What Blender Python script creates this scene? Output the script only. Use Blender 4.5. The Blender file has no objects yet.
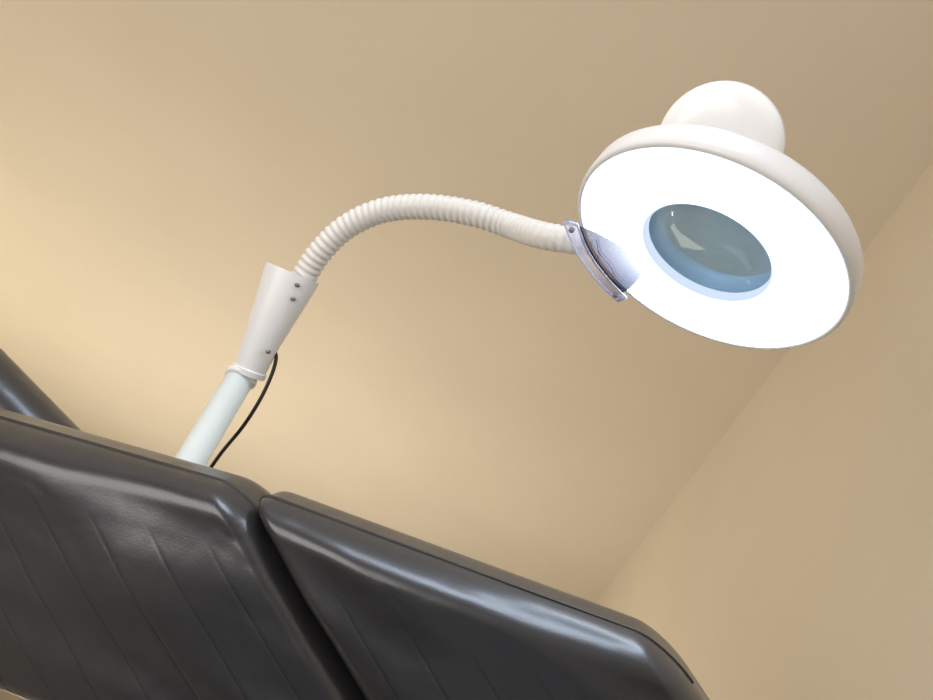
import bpy, bmesh, math, random
from mathutils import Vector, Matrix, noise
random.seed(3)
sc=bpy.context.scene
sc.view_settings.view_transform='Standard'
sc.view_settings.look='None'
# ---------------- camera ----------------
F=800.0; pit=math.radians(35); rol=math.radians(22); CAMZ=0.85
cp,sp,cr,sr=math.cos(pit),math.sin(pit),math.cos(rol),math.sin(rol)
cx=Vector((cr,-sp*sr,sr*cp)); cy=Vector((sr,sp*cr,-cr*cp)); cz=Vector((0,cp,sp))
O=Vector((0,0,CAMZ))
def D(v): return cx*v[0]+cy*v[1]+cz*v[2]
def P(x,y,z): return O+D(((x-466.5)/F*z,(y-350)/F*z,z))
cam=bpy.data.cameras.new('camera'); co=bpy.data.objects.new('camera',cam)
sc.collection.objects.link(co)
cam.sensor_width=36; cam.lens=F*36/933; cam.clip_start=0.01
m=Matrix((cx,-cy,-cz)).transposed().to_4x4(); m.translation=O
co.matrix_world=m; sc.camera=co
# ---------------- materials ----------------
def mat(name,col,rough=.5,metal=0,bump=None,var=0,**kw):
    M=bpy.data.materials.new(name); M.use_nodes=True; nt=M.node_tree
    b=nt.nodes['Principled BSDF']
    b.inputs['Base Color'].default_value=(*col,1); b.inputs['Roughness'].default_value=rough
    b.inputs['Metallic'].default_value=metal
    for k,v in kw.items(): b.inputs[k.replace('_',' ')].default_value=v
    tc=nt.nodes.new('ShaderNodeTexCoord')
    if var:
        n=nt.nodes.new('ShaderNodeTexNoise'); n.inputs['Scale'].default_value=1.3; n.inputs['Detail'].default_value=6
        nt.links.new(tc.outputs['Object'],n.inputs['Vector'])
        r=nt.nodes.new('ShaderNodeValToRGB')
        r.color_ramp.elements[0].color=(*[c*(1-var) for c in col],1); r.color_ramp.elements[1].color=(*[min(1,c*(1+var)) for c in col],1)
        r.color_ramp.elements[0].position=.3; r.color_ramp.elements[1].position=.7
        nt.links.new(n.outputs['Fac'],r.inputs['Fac']); nt.links.new(r.outputs['Color'],b.inputs['Base Color'])
    if bump:
        n2=nt.nodes.new('ShaderNodeTexNoise'); n2.inputs['Scale'].default_value=bump[0]; n2.inputs['Detail'].default_value=4
        nt.links.new(tc.outputs['Object'],n2.inputs['Vector'])
        bp=nt.nodes.new('ShaderNodeBump'); bp.inputs['Strength'].default_value=bump[1]; bp.inputs['Distance'].default_value=bump[2]
        nt.links.new(n2.outputs['Fac'],bp.inputs['Height']); nt.links.new(bp.outputs['Normal'],b.inputs['Normal'])
    return M
M_ceil=mat('ceiling_paint',(.64,.57,.475),.85,bump=(90,.15,.002),var=.03)
M_wall=mat('wall_paint',(.63,.56,.46),.85,bump=(90,.15,.002),var=.03)
M_floor=mat('floor_vinyl',(.42,.39,.35),.5,var=.15)
M_white=mat('white_plastic',(.74,.76,.81),.35)
M_cap=mat('cover_plastic',(.88,.91,.97),.2)
M_goose=mat('gooseneck_plastic',(.72,.73,.75),.45)
M_pole=mat('painted_pole',(.74,.82,.85),.3)
M_cable=mat('cable_rubber',(.012,.012,.014),.4)
M_steel=mat('steel',(.6,.6,.6),.25,1)
M_screw=mat('screw_metal',(.22,.21,.23),.35,.6)
M_pipe=mat('leather_piping',(.006,.006,.010),.4)
def emis(name,col,st):
    M=bpy.data.materials.new(name); M.use_nodes=True; nt=M.node_tree; nt.nodes.clear()
    o=nt.nodes.new('ShaderNodeOutputMaterial'); e=nt.nodes.new('ShaderNodeEmission')
    e.inputs[0].default_value=(*col,1); e.inputs[1].default_value=st
    nt.links.new(e.outputs[0],o.inputs[0]); return M
M_glow=emis('lit_diffuser',(.80,.90,1),12)
M_glow2=emis('lit_diffuser_edge',(.72,.85,1),1.6)
M_glow3=emis('lit_inner_wall',(.68,.80,1),1.0)  # emission stands in for ring light falling on the housing's inner wall
def clear(name,tint,gl,rough,body,bf):
    M=bpy.data.materials.new(name); M.use_nodes=True; nt=M.node_tree; nt.nodes.clear()
    o=nt.nodes.new('ShaderNodeOutputMaterial'); t=nt.nodes.new('ShaderNodeBsdfTransparent'); t.inputs[0].default_value=(*tint,1)
    g=nt.nodes.new('ShaderNodeBsdfGlossy'); g.inputs['Roughness'].default_value=rough
    d=nt.nodes.new('ShaderNodeBsdfDiffuse'); d.inputs[0].default_value=(*body,1)
    tr=nt.nodes.new('ShaderNodeBsdfTranslucent'); tr.inputs[0].default_value=(*body,1)
    ad=nt.nodes.new('ShaderNodeMixShader'); ad.inputs[0].default_value=.5
    nt.links.new(d.outputs[0],ad.inputs[1]); nt.links.new(tr.outputs[0],ad.inputs[2])
    m1=nt.nodes.new('ShaderNodeMixShader'); m1.inputs[0].default_value=bf
    m2=nt.nodes.new('ShaderNodeMixShader'); m2.inputs[0].default_value=gl
    nt.links.new(t.outputs[0],m1.inputs[1]); nt.links.new(ad.outputs[0],m1.inputs[2])
    nt.links.new(m1.outputs[0],m2.inputs[1]); nt.links.new(g.outputs[0],m2.inputs[2])
    nt.links.new(m2.outputs[0],o.inputs[0]); return M
M_lens=clear('lens_glass',(.58,.74,.86),.05,.04,(.65,.8,.92),.25)
M_brk=clear('clear_bracket_plastic',(.82,.84,.97),.06,.1,(.55,.58,.78),.2)
# leather with stitched channels (uv in metres)
def leather():
    M=bpy.data.materials.new('black_leather'); M.use_nodes=True; nt=M.node_tree; N=nt.nodes; L=nt.links
    b=N['Principled BSDF']
    b.inputs['Coat Weight'].default_value=.5; b.inputs['Coat Roughness'].default_value=.22
    b.inputs['Specular Tint'].default_value=(.80,.88,1,1)
    uv=N.new('ShaderNodeUVMap'); uv.uv_map='UVMap'
    sx=N.new('ShaderNodeSeparateXYZ'); L.new(uv.outputs[0],sx.inputs[0])
    def mt(op,a,bv,c=None):
        n=N.new('ShaderNodeMath'); n.operation=op
        for i,q in enumerate((a,bv,c)):
            if q is None: continue
            if isinstance(q,(int,float)): n.inputs[i].default_value=q
            else: L.new(q,n.inputs[i])
        return n.outputs[0]
    fr=mt('PINGPONG',mt('ADD',sx.outputs[0],1.02),.034)
    fade=N.new('ShaderNodeMapRange'); fade.inputs['From Min'].default_value=.075; fade.inputs['From Max'].default_value=.13
    L.new(sx.outputs[1],fade.inputs['Value']); fd=fade.outputs[0]
    g=mt('MULTIPLY',mt('LESS_THAN',fr,.0007),fd)
    cm=N.new('ShaderNodeMix'); cm.data_type='RGBA'; L.new(g,cm.inputs['Factor'])
    cm.inputs['A'].default_value=(.026,.026,.030,1); cm.inputs['B'].default_value=(.008,.008,.010,1)
    L.new(cm.outputs['Result'],b.inputs['Base Color'])
    tc=N.new('ShaderNodeTexCoord')
    n1=N.new('ShaderNodeTexNoise'); n1.inputs['Scale'].default_value=450; L.new(tc.outputs['Object'],n1.inputs['Vector'])
    n2=N.new('ShaderNodeTexNoise'); n2.inputs['Scale'].default_value=8; n2.inputs['Detail'].default_value=2; n2.inputs['Distortion'].default_value=.8
    L.new(tc.outputs['Object'],n2.inputs['Vector'])
    h=mt('ADD',mt('MULTIPLY',n1.outputs['Fac'],.00015),mt('MULTIPLY',n2.outputs['Fac'],.004))
    soft=mt('MULTIPLY',mt('SMOOTH_MIN',fr,.005,.003),fd)
    h=mt('ADD',h,mt('MULTIPLY',soft,.09))
    bp=N.new('ShaderNodeBump'); bp.inputs['Strength'].default_value=.7; bp.inputs['Distance'].default_value=1
    L.new(h,bp.inputs['Height']); L.new(bp.outputs['Normal'],b.inputs['Normal']); L.new(bp.outputs['Normal'],b.inputs['Coat Normal'])
    rr=N.new('ShaderNodeMapRange'); rr.inputs['To Min'].default_value=.30; rr.inputs['To Max'].default_value=.42
    L.new(n2.outputs['Fac'],rr.inputs['Value']); L.new(rr.outputs[0],b.inputs['Roughness'])
    return M
M_lea=leather()
# ---------------- helpers ----------------
def empty(name,loc):
    e=bpy.data.objects.new(name,None); e.location=loc; e.empty_display_size=.1; sc.collection.objects.link(e); return e
def finish(bm,name,mt,parent=None,smooth=True):
    bmesh.ops.recalc_face_normals(bm,faces=bm.faces)
    me=bpy.data.meshes.new(name); bm.to_mesh(me); bm.free()
    for p in me.polygons: p.use_smooth=smooth
    me.materials.append(mt)
    o=bpy.data.objects.new(name,me); sc.collection.objects.link(o)
    if parent:
        o.parent=parent; o.matrix_parent_inverse=Matrix.Translation(parent.location).inverted()
    return o
def lathe(name,prof,org,ax,ay,az,mt,parent,n=96,closed=False,capends=False):
    bm=bmesh.new(); rings=[]
    for r,z in prof:
        if r<1e-6: rings.append([bm.verts.new(org+az*z)]); continue
        rings.append([bm.verts.new(org+ax*(r*math.cos(2*math.pi*i/n))+ay*(r*math.sin(2*math.pi*i/n))+az*z) for i in range(n)])
    pr=list(zip(rings,rings[1:]))
    if closed: pr.append((rings[-1],rings[0]))
    for a,b in pr:
        for i in range(n):
            j=(i+1)%n
            if len(a)==1: bm.faces.new((a[0],b[i],b[j]))
            elif len(b)==1: bm.faces.new((a[i],a[j],b[0]))
            else: bm.faces.new((a[i],a[j],b[j],b[i]))
    if capends:
        for rg in (rings[0],rings[-1]):
            if len(rg)>2: bm.faces.new(rg)
    return finish(bm,name,mt,parent)
def catmull(pts,n):
    out=[]; q=[pts[0]*2-pts[1]]+pts+[pts[-1]*2-pts[-2]]
    for i in range(1,len(q)-2):
        p0,p1,p2,p3=q[i-1:i+3]
        for k in range(n):
            t=k/n
            out.append(.5*((2*p1)+(p2-p0)*t+(2*p0-5*p1+4*p2-p3)*t*t+(3*p1-p0-3*p2+p3)*t**3))
    out.append(pts[-1]); return out
def resample(pts,step):
    d=[0]
    for a,b in zip(pts,pts[1:]): d.append(d[-1]+(b-a).length)
    T=d[-1]; n=max(2,int(T/step)); out=[]; k=0
    for i in range(n+1):
        s=T*i/n
        while k<len(d)-2 and d[k+1]<s: k+=1
        f=(s-d[k])/max(1e-9,d[k+1]-d[k]); out.append(pts[k].lerp(pts[k+1],min(1,max(0,f))))
    return out,T
def tube(name,pts,rad,mt,parent,seg=24):
    bm=bmesh.new(); rings=[]; N=len(pts); prev=None
    for i,p in enumerate(pts):
        t=(pts[min(i+1,N-1)]-pts[max(i-1,0)]).normalized()
        if prev is None: a=t.orthogonal().normalized()
        else: a=(prev-t*prev.dot(t)).normalized()
        prev=a; b=t.cross(a); r=rad(i/(N-1)) if callable(rad) else rad
        rings.append([bm.verts.new(p+(a*math.cos(2*math.pi*k/seg)+b*math.sin(2*math.pi*k/seg))*r) for k in range(seg)])
    for A,B in zip(rings,rings[1:]):
        for k in range(seg):
            j=(k+1)%seg; bm.faces.new((A[k],A[j],B[j],B[k]))
    bm.faces.new(rings[0]); bm.faces.new(rings[-1])
    return finish(bm,name,mt,parent)
def rbox(name,org,U,V,W,u0,u1,v0,v1,w0,w1,r,mt,parent,res=.01,bulge=0,wr=0,ru=None):
    half=Vector(((u1-u0)/2,(v1-v0)/2,(w1-w0)/2)); c=Vector(((u0+u1)/2,(v0+v1)/2,(w0+w1)/2))
    r=min(r,min(half)*.98); rv=Vector((ru or r,r,r))
    bm=bmesh.new(); uvl=bm.loops.layers.uv.new('UVMap'); cache={}
    def samp(h,r):
        e=[r*a/8 for a in range(9)]
        n=max(2,int((2*h-2*r)/res)); mid=[r+(2*h-2*r)*k/n for k in range(1,n)]
        s=e+mid+[2*h-x for x in reversed(e)]
        return [x-h for x in s]
    S=[samp(half[i],rv[i]) for i in range(3)]
    def vert(p):
        key=tuple(round(x,6) for x in p)
        if key in cache: return cache[key]
        inner=Vector([max(-(half[i]-rv[i]),min(half[i]-rv[i],p[i])) for i in range(3)])
        d=p-inner; d=Vector([d[i]/rv[i] for i in range(3)])
        if d.length>1e-9:
            d.normalize(); q=inner+Vector([d[i]*rv[i] for i in range(3)])
        else: q=p.copy()
        fx=1-(q.x/half.x)**2; fy=1-(q.y/half.y)**2
        if q.z<0: q.z-=bulge*max(0,fx)**.6*max(0,fy)**.6
        q2=q+c
        pos=org+U*q2.x+V*q2.y+W*q2.z
        if wr and q.z<0:
            pos+=-W*wr*noise.noise(Vector((q2.x*8,q2.y*12,2.0+u0)))
            msk=math.exp(-((q2.y-.075)/.03)**2)*max(0,noise.noise(Vector((q2.x*7,3.3,u0)))*2)
            rg=1-abs(noise.noise(Vector((q2.x*13+5,q2.y*26+q2.x*8,7.3+u0))))*6
            pos+=W*.0018*msk*max(0,rg)
        v=bm.verts.new(pos); cache[key]=(v,q2.x,q2.y); return cache[key]
    for ax in range(3):
        a,b=[i for i in range(3) if i!=ax]
        for sgn in (-1,1):
            for i in range(len(S[a])-1):
                for j in range(len(S[b])-1):
                    vs=[]
                    for (ii,jj) in ((i,j),(i+1,j),(i+1,j+1),(i,j+1)):
                        p=Vector((0,0,0)); p[ax]=sgn*half[ax]; p[a]=S[a][ii]; p[b]=S[b][jj]; vs.append(vert(p))
                    if len({id(x[0]) for x in vs})<4: continue
                    try: f=bm.faces.new([x[0] for x in vs])
                    except ValueError: continue
                    for lp,x in zip(f.loops,vs): lp[uvl].uv=(x[1],x[2])
    return finish(bm,name,mt,parent)
def box(name,a,b,mt,rot=0,parent=None):
    bm=bmesh.new(); bmesh.ops.create_cube(bm,size=1)
    c=[(a[i]+b[i])/2 for i in range(3)]; s=[b[i]-a[i] for i in range(3)]
    for v in bm.verts: v.co=Vector((v.co.x*s[0]+c[0],v.co.y*s[1]+c[1],v.co.z*s[2]+c[2]))
    bmesh.ops.rotate(bm,verts=bm.verts,matrix=Matrix.Rotation(rot,3,'Z'),cent=(0,0,0))
    return finish(bm,name,mt,parent,False)
# ---------------- room ----------------
RY=-math.radians(6.5); XR=.785; XL=-4.2; Y0=-2.6; Y1=8.0; H=2.75
box('floor',(XL,Y0,-.1),(XR,Y1,0),M_floor,RY)
box('ceiling',(XL,Y0,H),(XR,Y1,H+.1),M_ceil,RY)
box('wall_right',(XR,Y0,0),(XR+.1,Y1,H),M_wall,RY)
box('wall_left',(XL-.1,Y0,0),(XL,Y1,H),M_wall,RY)
box('wall_back',(XL,Y1,0),(XR,Y1+.1,H),M_wall,RY)
box('wall_front',(XL,Y0-.1,0),(XR,Y0,H),M_wall,RY)
# ---------------- chair ----------------
s=.62
ch=empty('treatment_chair',(0,.75,0))
A=O+D((-.332*s-.034,.244*s-.008,1.3*s))
V=D((.575,.860,-.142)).normalized()
U=D((.951,.2445,-.1845)).normalized()
Ur=D((.951,.30,-.1845)).normalized(); Ul=D((.951,.225,-.1845)).normalized()
W=U.cross(V).normalized()
if W.dot(cz)<0: W=-W
RR=.045; RU=.032
rbox('back_pad_right',A,Ur,V,W,.0005,.450,0,.42,0,.12,RR,M_lea,ch,bulge=.010,wr=.006,ru=RU,res=.005)
rbox('back_pad_left',A,Ul,V,W,-.62,-.0005,0,.42,0,.12,RR,M_lea,ch,bulge=.010,wr=.006,ru=RU,res=.005)
def piping(nm,u0,u1,UU):
    r=RR; pts=[]
    def q(u,v,w=.040): return A+UU*u+V*v+W*w
    for k in range(9):
        a=math.pi/2*k/8; pts.append(q(u0+RU-RU*math.cos(a),r-r*math.sin(a)))
    for k in range(1,20): pts.append(q(u0+RU+(u1-u0-2*RU)*k/20,0))
    for k in range(9):
        a=math.pi/2*k/8; pts.append(q(u1-RU+RU*math.sin(a),r-r*math.cos(a)))
    tube(nm,pts,.0016,M_pipe,ch,10)
piping('piping_right',.0005,.450,Ur); piping('piping_left',-.62,-.0005,Ul)
# head bolster behind
B0=P(-8,368,1.06); B1=P(72,450,1.04)
hu=(B1-B0).normalized(); hw=(cz-hu*cz.dot(hu)).normalized(); hv=hw.cross(hu).normalized()
if hv.dot(cy)<0: hv=-hv
rbox('headrest_pad',B0,hu,hv,hw,-.35,.16,0,.2,0,.1,.045,M_lea,ch,bulge=.01)
# seat and frame (below the frame of the photo)
X3,Y3,Z3=Vector((1,0,0)),Vector((0,1,0)),Vector((0,0,1))
rbox('seat_pad',Vector((0,0,0)),X3,Y3,Z3,-.5,.45,.1,.8,.36,.48,.05,M_lea,ch,res=.05)
box('seat_frame',(-.46,.14,.30),(.42,.98,.365),M_steel,0,ch)
lathe('pedestal',[(.28,0),(.28,.02),(.07,.05),(.06,.31)],Vector((0,.5,0)),X3,Y3,Z3,M_steel,ch,48,capends=True)
for k,u in enumerate((-.25,.18)):
    top=A+U*u+V*.3+W*.115
    tube('back_support_%d'%(k+1),[Vector((top.x,.95,.33)),Vector((top.x,.96,.6)),top],.02,M_steel,ch,16)
tube('headrest_support',[B0+hv*.1+hw*.1,B0+hv*.3+hw*.12-Z3*.1,Vector((-.40,.93,.34))],.015,M_steel,ch,16)
# ---------------- magnifier lamp ----------------
pt=P(243,374,1.17)
lp=empty('magnifying_lamp',(pt.x,pt.y,0))
def q2(b): return Vector((pt.x,pt.y,b))
tube('pole',[q2(.08),q2(.5),q2(pt.z)],.0205,M_pole,lp,32)
lathe('base_hub',[(0,.05),(.05,.05),(.05,.12),(.03,.15),(0,.15)],q2(0),X3,Y3,Z3,M_white,lp,32)
for k in range(5):
    a=2*math.pi*k/5+.3; d=Vector((math.cos(a),math.sin(a),0))
    tube('base_leg_%d'%(k+1),[q2(.09)+d*.03,q2(.085)+d*.15,q2(.065)+d*.27],.016,M_white,lp,12)
    t=d.cross(Z3); c=q2(.025)+d*.27
    lathe('caster_%d'%(k+1),[(0,-.012),(.022,-.012),(.025,-.008),(.025,.008),(.022,.012),(0,.012)],c,d,Z3,t,M_cable,lp,24)
# socket: tapered, oval-flared
sb=P(249,372,1.17); st=P(291,272,1.17)
ax=(st-sb).normalized(); L=(st-sb).length
sx_=(cx-ax*cx.dot(ax)).normalized(); sy_=ax.cross(sx_).normalized()
sc_=1.17/F
def socket():
    bm=bmesh.new(); n=48; rings=[]
    prof=[(-.004,14,14,0),(-.004,17,17,0),(.004,17.5,17.5,0),(.006,16,16,0),(.05,18.5,18.5,0),(.10,23,21,1),(L-.006,28,22,2),(L,28,22,2),(L,25,19,2),(L-.05,21,16,1),(L-.06,0.1,.1,1)]
    for z,a,b,off in prof:
        rings.append([bm.verts.new(sb+ax*z+sx_*((a*math.cos(t)+off)*sc_)+sy_*(b*math.sin(t)*sc_)) for t in [2*math.pi*i/n for i in range(n)]])
    for R1,R2 in zip(rings,rings[1:]):
        for i in range(n): bm.faces.new((R1[i],R1[(i+1)%n],R2[(i+1)%n],R2[i]))
    return finish(bm,'pole_socket',M_white,lp)
o=socket(); md=o.modifiers.new('es','EDGE_SPLIT'); md.split_angle=math.radians(40)
lathe('pole_collar',[(.018,-.008),(.0235,-.007),(.0245,-.003),(.0235,.002),(.018,.003)],q2(pt.z-.004),X3,Y3,Z3,M_white,lp,48)
for k,(x,y) in enumerate(((297,285),(293,299),(268,352))):
    c=P(x,y,1.17-.032); lathe('socket_screw_%d'%(k+1),[(0,-.003),(.003,-.002),(.003,.006),(0,.006)],c,cx,cy,cz,M_screw,lp,16)
# lamp head frame
C=P(704,256,.85); v=(C-O).normalized()
e=D((-.52,.854,0)); e=(e-v*e.dot(v)).normalized()
ct=.585; stt=math.sqrt(1-ct*ct)
n_=(-v*ct+e*stt).normalized(); mm=(v*stt+e*ct).normalized(); MM=v.cross(e).normalized()
if MM.dot(cx)<0: MM=-MM
R=.1525
def LH(rr,deg,z): a=math.radians(deg); return C+MM*(rr*R*math.cos(a))+mm*(rr*R*math.sin(a))+n_*z
hi=.458
lathe('lamp_housing',[(.965*R,.001),(.985*R,.002),(1.0*R,-.001),(1.005*R,-.008),(.998*R,-.026),(.968*R,-.033),(.88*R,-.038),(.7*R,-.041),(.5*R,-.042),((hi+.01)*R,-.039),(hi*R,-.033),(hi*R,-.012),((hi+.015)*R,-.010),(.965*R,-.010)],C,MM,mm,n_,M_white,lp,128,closed=True)
lathe('ring_diffuser',[(.955*R,.0015),(.85*R,.0025),(.7*R,.003),(.58*R,.002),(.50*R,.0)],C,MM,mm,n_,M_glow,lp,128)
lathe('diffuser_rim',[(.978*R,-.004),(.976*R,.001),(.955*R,.0015)],C,MM,mm,n_,M_glow2,lp,128)
lathe('diffuser_inner_rim',[(.50*R,.0),(.475*R,-.002)],C,MM,mm,n_,M_glow2,lp,128)
lathe('diffuser_inner_wall',[(.475*R,-.002),((hi+.002)*R,-.005),(hi*R,-.014)],C,MM,mm,n_,M_glow3,lp,128)  # wall around the lens, given its own glow to look lit
lathe('magnifier_lens',[(0,-.005),(.2*R,-.0065),(.453*R,-.012),(.453*R,-.016),(.2*R,-.0225),(0,-.024)],C,MM,mm,n_,M_lens,lp,96)
# flipped open lens cover
cc=P(717,147,.93)
cn=(-v*.88+e*.15-cx*.1).normalized(); cu=(MM-cn*MM.dot(cn)).normalized(); cv=cn.cross(cu)
lathe('lens_cover',[(0,.010),(.02,.0099),(.045,.0090),(.058,.0065),(.067,.002),(.0725,-.004),(.0740,-.010),(.070,-.010),(.05,.0),(0,.004)],cc,cu,cv,cn,M_cap,lp,96)
tube('cover_hinge',[cc-cu*.02+cv*.06 if cv.dot(cy)>0 else cc-cu*.02-cv*.06,LH(.52,235,-.040)],.008,M_white,lp,16)
# clear bracket
a0,a1=111,160
def arcplate(name,rs,b0,b1,z0,z1,mt_):
    bm=bmesh.new(); n=20; lay=[]
    for z in (z0,z1):
        lay.append([[bm.verts.new(LH(r,b0+(b1-b0)*i/n,z)) for r in rs] for i in range(n+1)])
    k=len(rs)-1
    for i in range(n):
        for j in range(k):
            for l in lay: bm.faces.new((l[i][j],l[i+1][j],l[i+1][j+1],l[i][j+1]))
        for j in (0,k): bm.faces.new((lay[0][i][j],lay[0][i+1][j],lay[1][i+1][j],lay[1][i][j]))
    for i in (0,n):
        for j in range(k): bm.faces.new((lay[0][i][j],lay[0][i][j+1],lay[1][i][j+1],lay[1][i][j]))
    return finish(bm,name,mt_,lp,False)
BZ=.005
arcplate('clear_bracket',(.985,1.02,1.06,1.10),a0,a1,BZ,BZ+.005,M_brk)
# added dark sheets imitating the ring's unlit stretch: one per band, clearer inwards
def sheet(name,r0,r1,b0,b1,z,mt_):
    bm=bmesh.new(); n=20
    rows=[[bm.verts.new(LH(r,b0+(b1-b0)*i/n,z)) for r in (r0,r1)] for i in range(n+1)]
    for i in range(n): bm.faces.new((rows[i][0],rows[i+1][0],rows[i+1][1],rows[i][1]))
    return finish(bm,name,mt_,lp,False)
NB=16
for k in range(NB):
    f=k/(NB-1); r1=.98-.36*k/NB; r0=.98-.36*(k+1)/NB
    t=.016*(5.2**f)
    sheet('bracket_window_%d'%(k+1),r0,r1,a0+3+7*f*f,a1-2-9*f*f,BZ+.001,clear('bracket_window_tint_%d'%(k+1),(t,t*1.0,t*1.2),.04,.12,(.5,.52,.75),.02+.02*f))
M_be=mat('bracket_edge_plastic',(.46,.50,.66),.2)
rim=[LH(.985,a0,BZ+.003),LH(1.06,a0+.5,BZ+.003)]+[LH(1.10,a0+1+(a1-a0-2)*i/16,BZ+.003) for i in range(17)]+[LH(1.06,a1-.5,BZ+.003),LH(.985,a1,BZ+.003)]
tube('bracket_edge',resample(catmull(rim,4),.004)[0],.0015,M_be,lp,10)
tube('bracket_inner_edge',[LH(.98,a0+(a1-a0)*i/16,BZ+.003) for i in range(17)],.0009,M_be,lp,10)
for k,(r_,dg) in enumerate(((1.04,a1-4),(1.04,a0+4))):
    lathe('bracket_screw_%d'%(k+1),[(0,BZ+.008),(.003,BZ+.0075),(.0035,BZ+.004),(0,BZ+.004)],LH(r_,dg,0),MM,mm,n_,M_screw,lp,16)
M_wr=mat('wire_red',(.50,.22,.22),.4); M_wp=mat('wire_purple',(.42,.36,.62),.4)
tube('wire_1',resample(catmull([LH(.92+.012*math.sin(i*2.1),124+3.2*i,BZ+.003) for i in range(9)],6),.002)[0],.0007,M_wr,lp,8)
tube('wire_2',resample(catmull([LH(.86+.012*math.sin(i*1.3),120+3.6*i,BZ+.003) for i in range(10)],6),.002)[0],.0007,M_wp,lp,8)
ga=137
bk=[LH(.97,ga,-.020),LH(1.09,ga,-.020)]
tube('arm_connector',[bk[0],bk[0].lerp(bk[1],.5),bk[1]],.0155,M_goose,lp,24)
# gooseneck (last stretch arrives just above the plane of the lit face)
def depth_for(x,y,off):
    r=D(((x-466.5)/F,(y-350)/F,1)); return (off+n_.dot(C-O))/n_.dot(r)
z1=min(depth_for(545,236,-.027),1.0); z2=min(max(depth_for(512,226,-.042),.95),1.06)
gp=[P(291,300,1.17),P(304,277,1.165),P(322,250,1.155),P(348,226,1.145),P(385,210,1.13),P(430,207,1.105),P(475,214,(1.105+z2)/2),P(512,226,z2),P(545,236,z1),LH(1.07,ga,-.020)]
pts,T=resample(catmull(gp,24),.0014)
nr=T/.0100
def gr(t):
    ph=(t*nr)%1.0
    rib=.5-.5*math.cos(2*math.pi*ph); rib=rib**.5
    amp=(.0034-.0020*t) if t<.97 else 0
    return .0153+.0006*t+amp*rib
tube('gooseneck',pts,gr,M_goose,lp,32)
# cable
cb=[P(262,348,1.17),P(275,352,1.17),P(274,368,1.17),P(262,396,1.17),P(244,425,1.17),P(222,452,1.17),P(205,476,1.17)]
last=cb[-1]
cb+=[last+(cb[-1]-cb[-2])*1.0,Vector((last.x-.05,last.y-.01,.8)),Vector((pt.x-.05,pt.y+.05,.2)),Vector((pt.x+.02,pt.y+.15,.006)),Vector((pt.x+.02,pt.y+.3,.006))]
tube('power_cable',resample(catmull(cb,30),.004)[0],.0028,M_cable,lp,12)
# ---------------- lights ----------------
def area(name,loc,tgt,size,en,col):
    l=bpy.data.lights.new(name,'AREA'); l.size=size; l.energy=en; l.color=col
    o=bpy.data.objects.new(name,l); o.location=loc; o.rotation_euler=(Vector(tgt)-Vector(loc)).to_track_quat('-Z','Y').to_euler()
    sc.collection.objects.link(o)
area('wall_uplight',(-3.6,3.4,.6),(-3.4,3.6,3),.8,48,(1,.90,.66))
area('room_uplight',(-1.6,-.8,.9),(-.5,1.0,3),1.6,46,(1,.92,.82))  # added fill aimed upwards to bounce warm light, no fixture there
area('far_uplight',(-1.0,4.0,.5),(-.2,4.2,3),1.8,48,(1,.92,.76))  # unseen fill added to even out the brightness of the ceiling
area('ceiling_light_panel',(-.35,-.75,2.72),(-.35,-.75,0),.9,34,(.76,.87,1))
w=bpy.data.worlds.new('world'); sc.world=w; w.use_nodes=True
w.node_tree.nodes['Background'].inputs[0].default_value=(.9,.8,.65,1); w.node_tree.nodes['Background'].inputs[1].default_value=.3
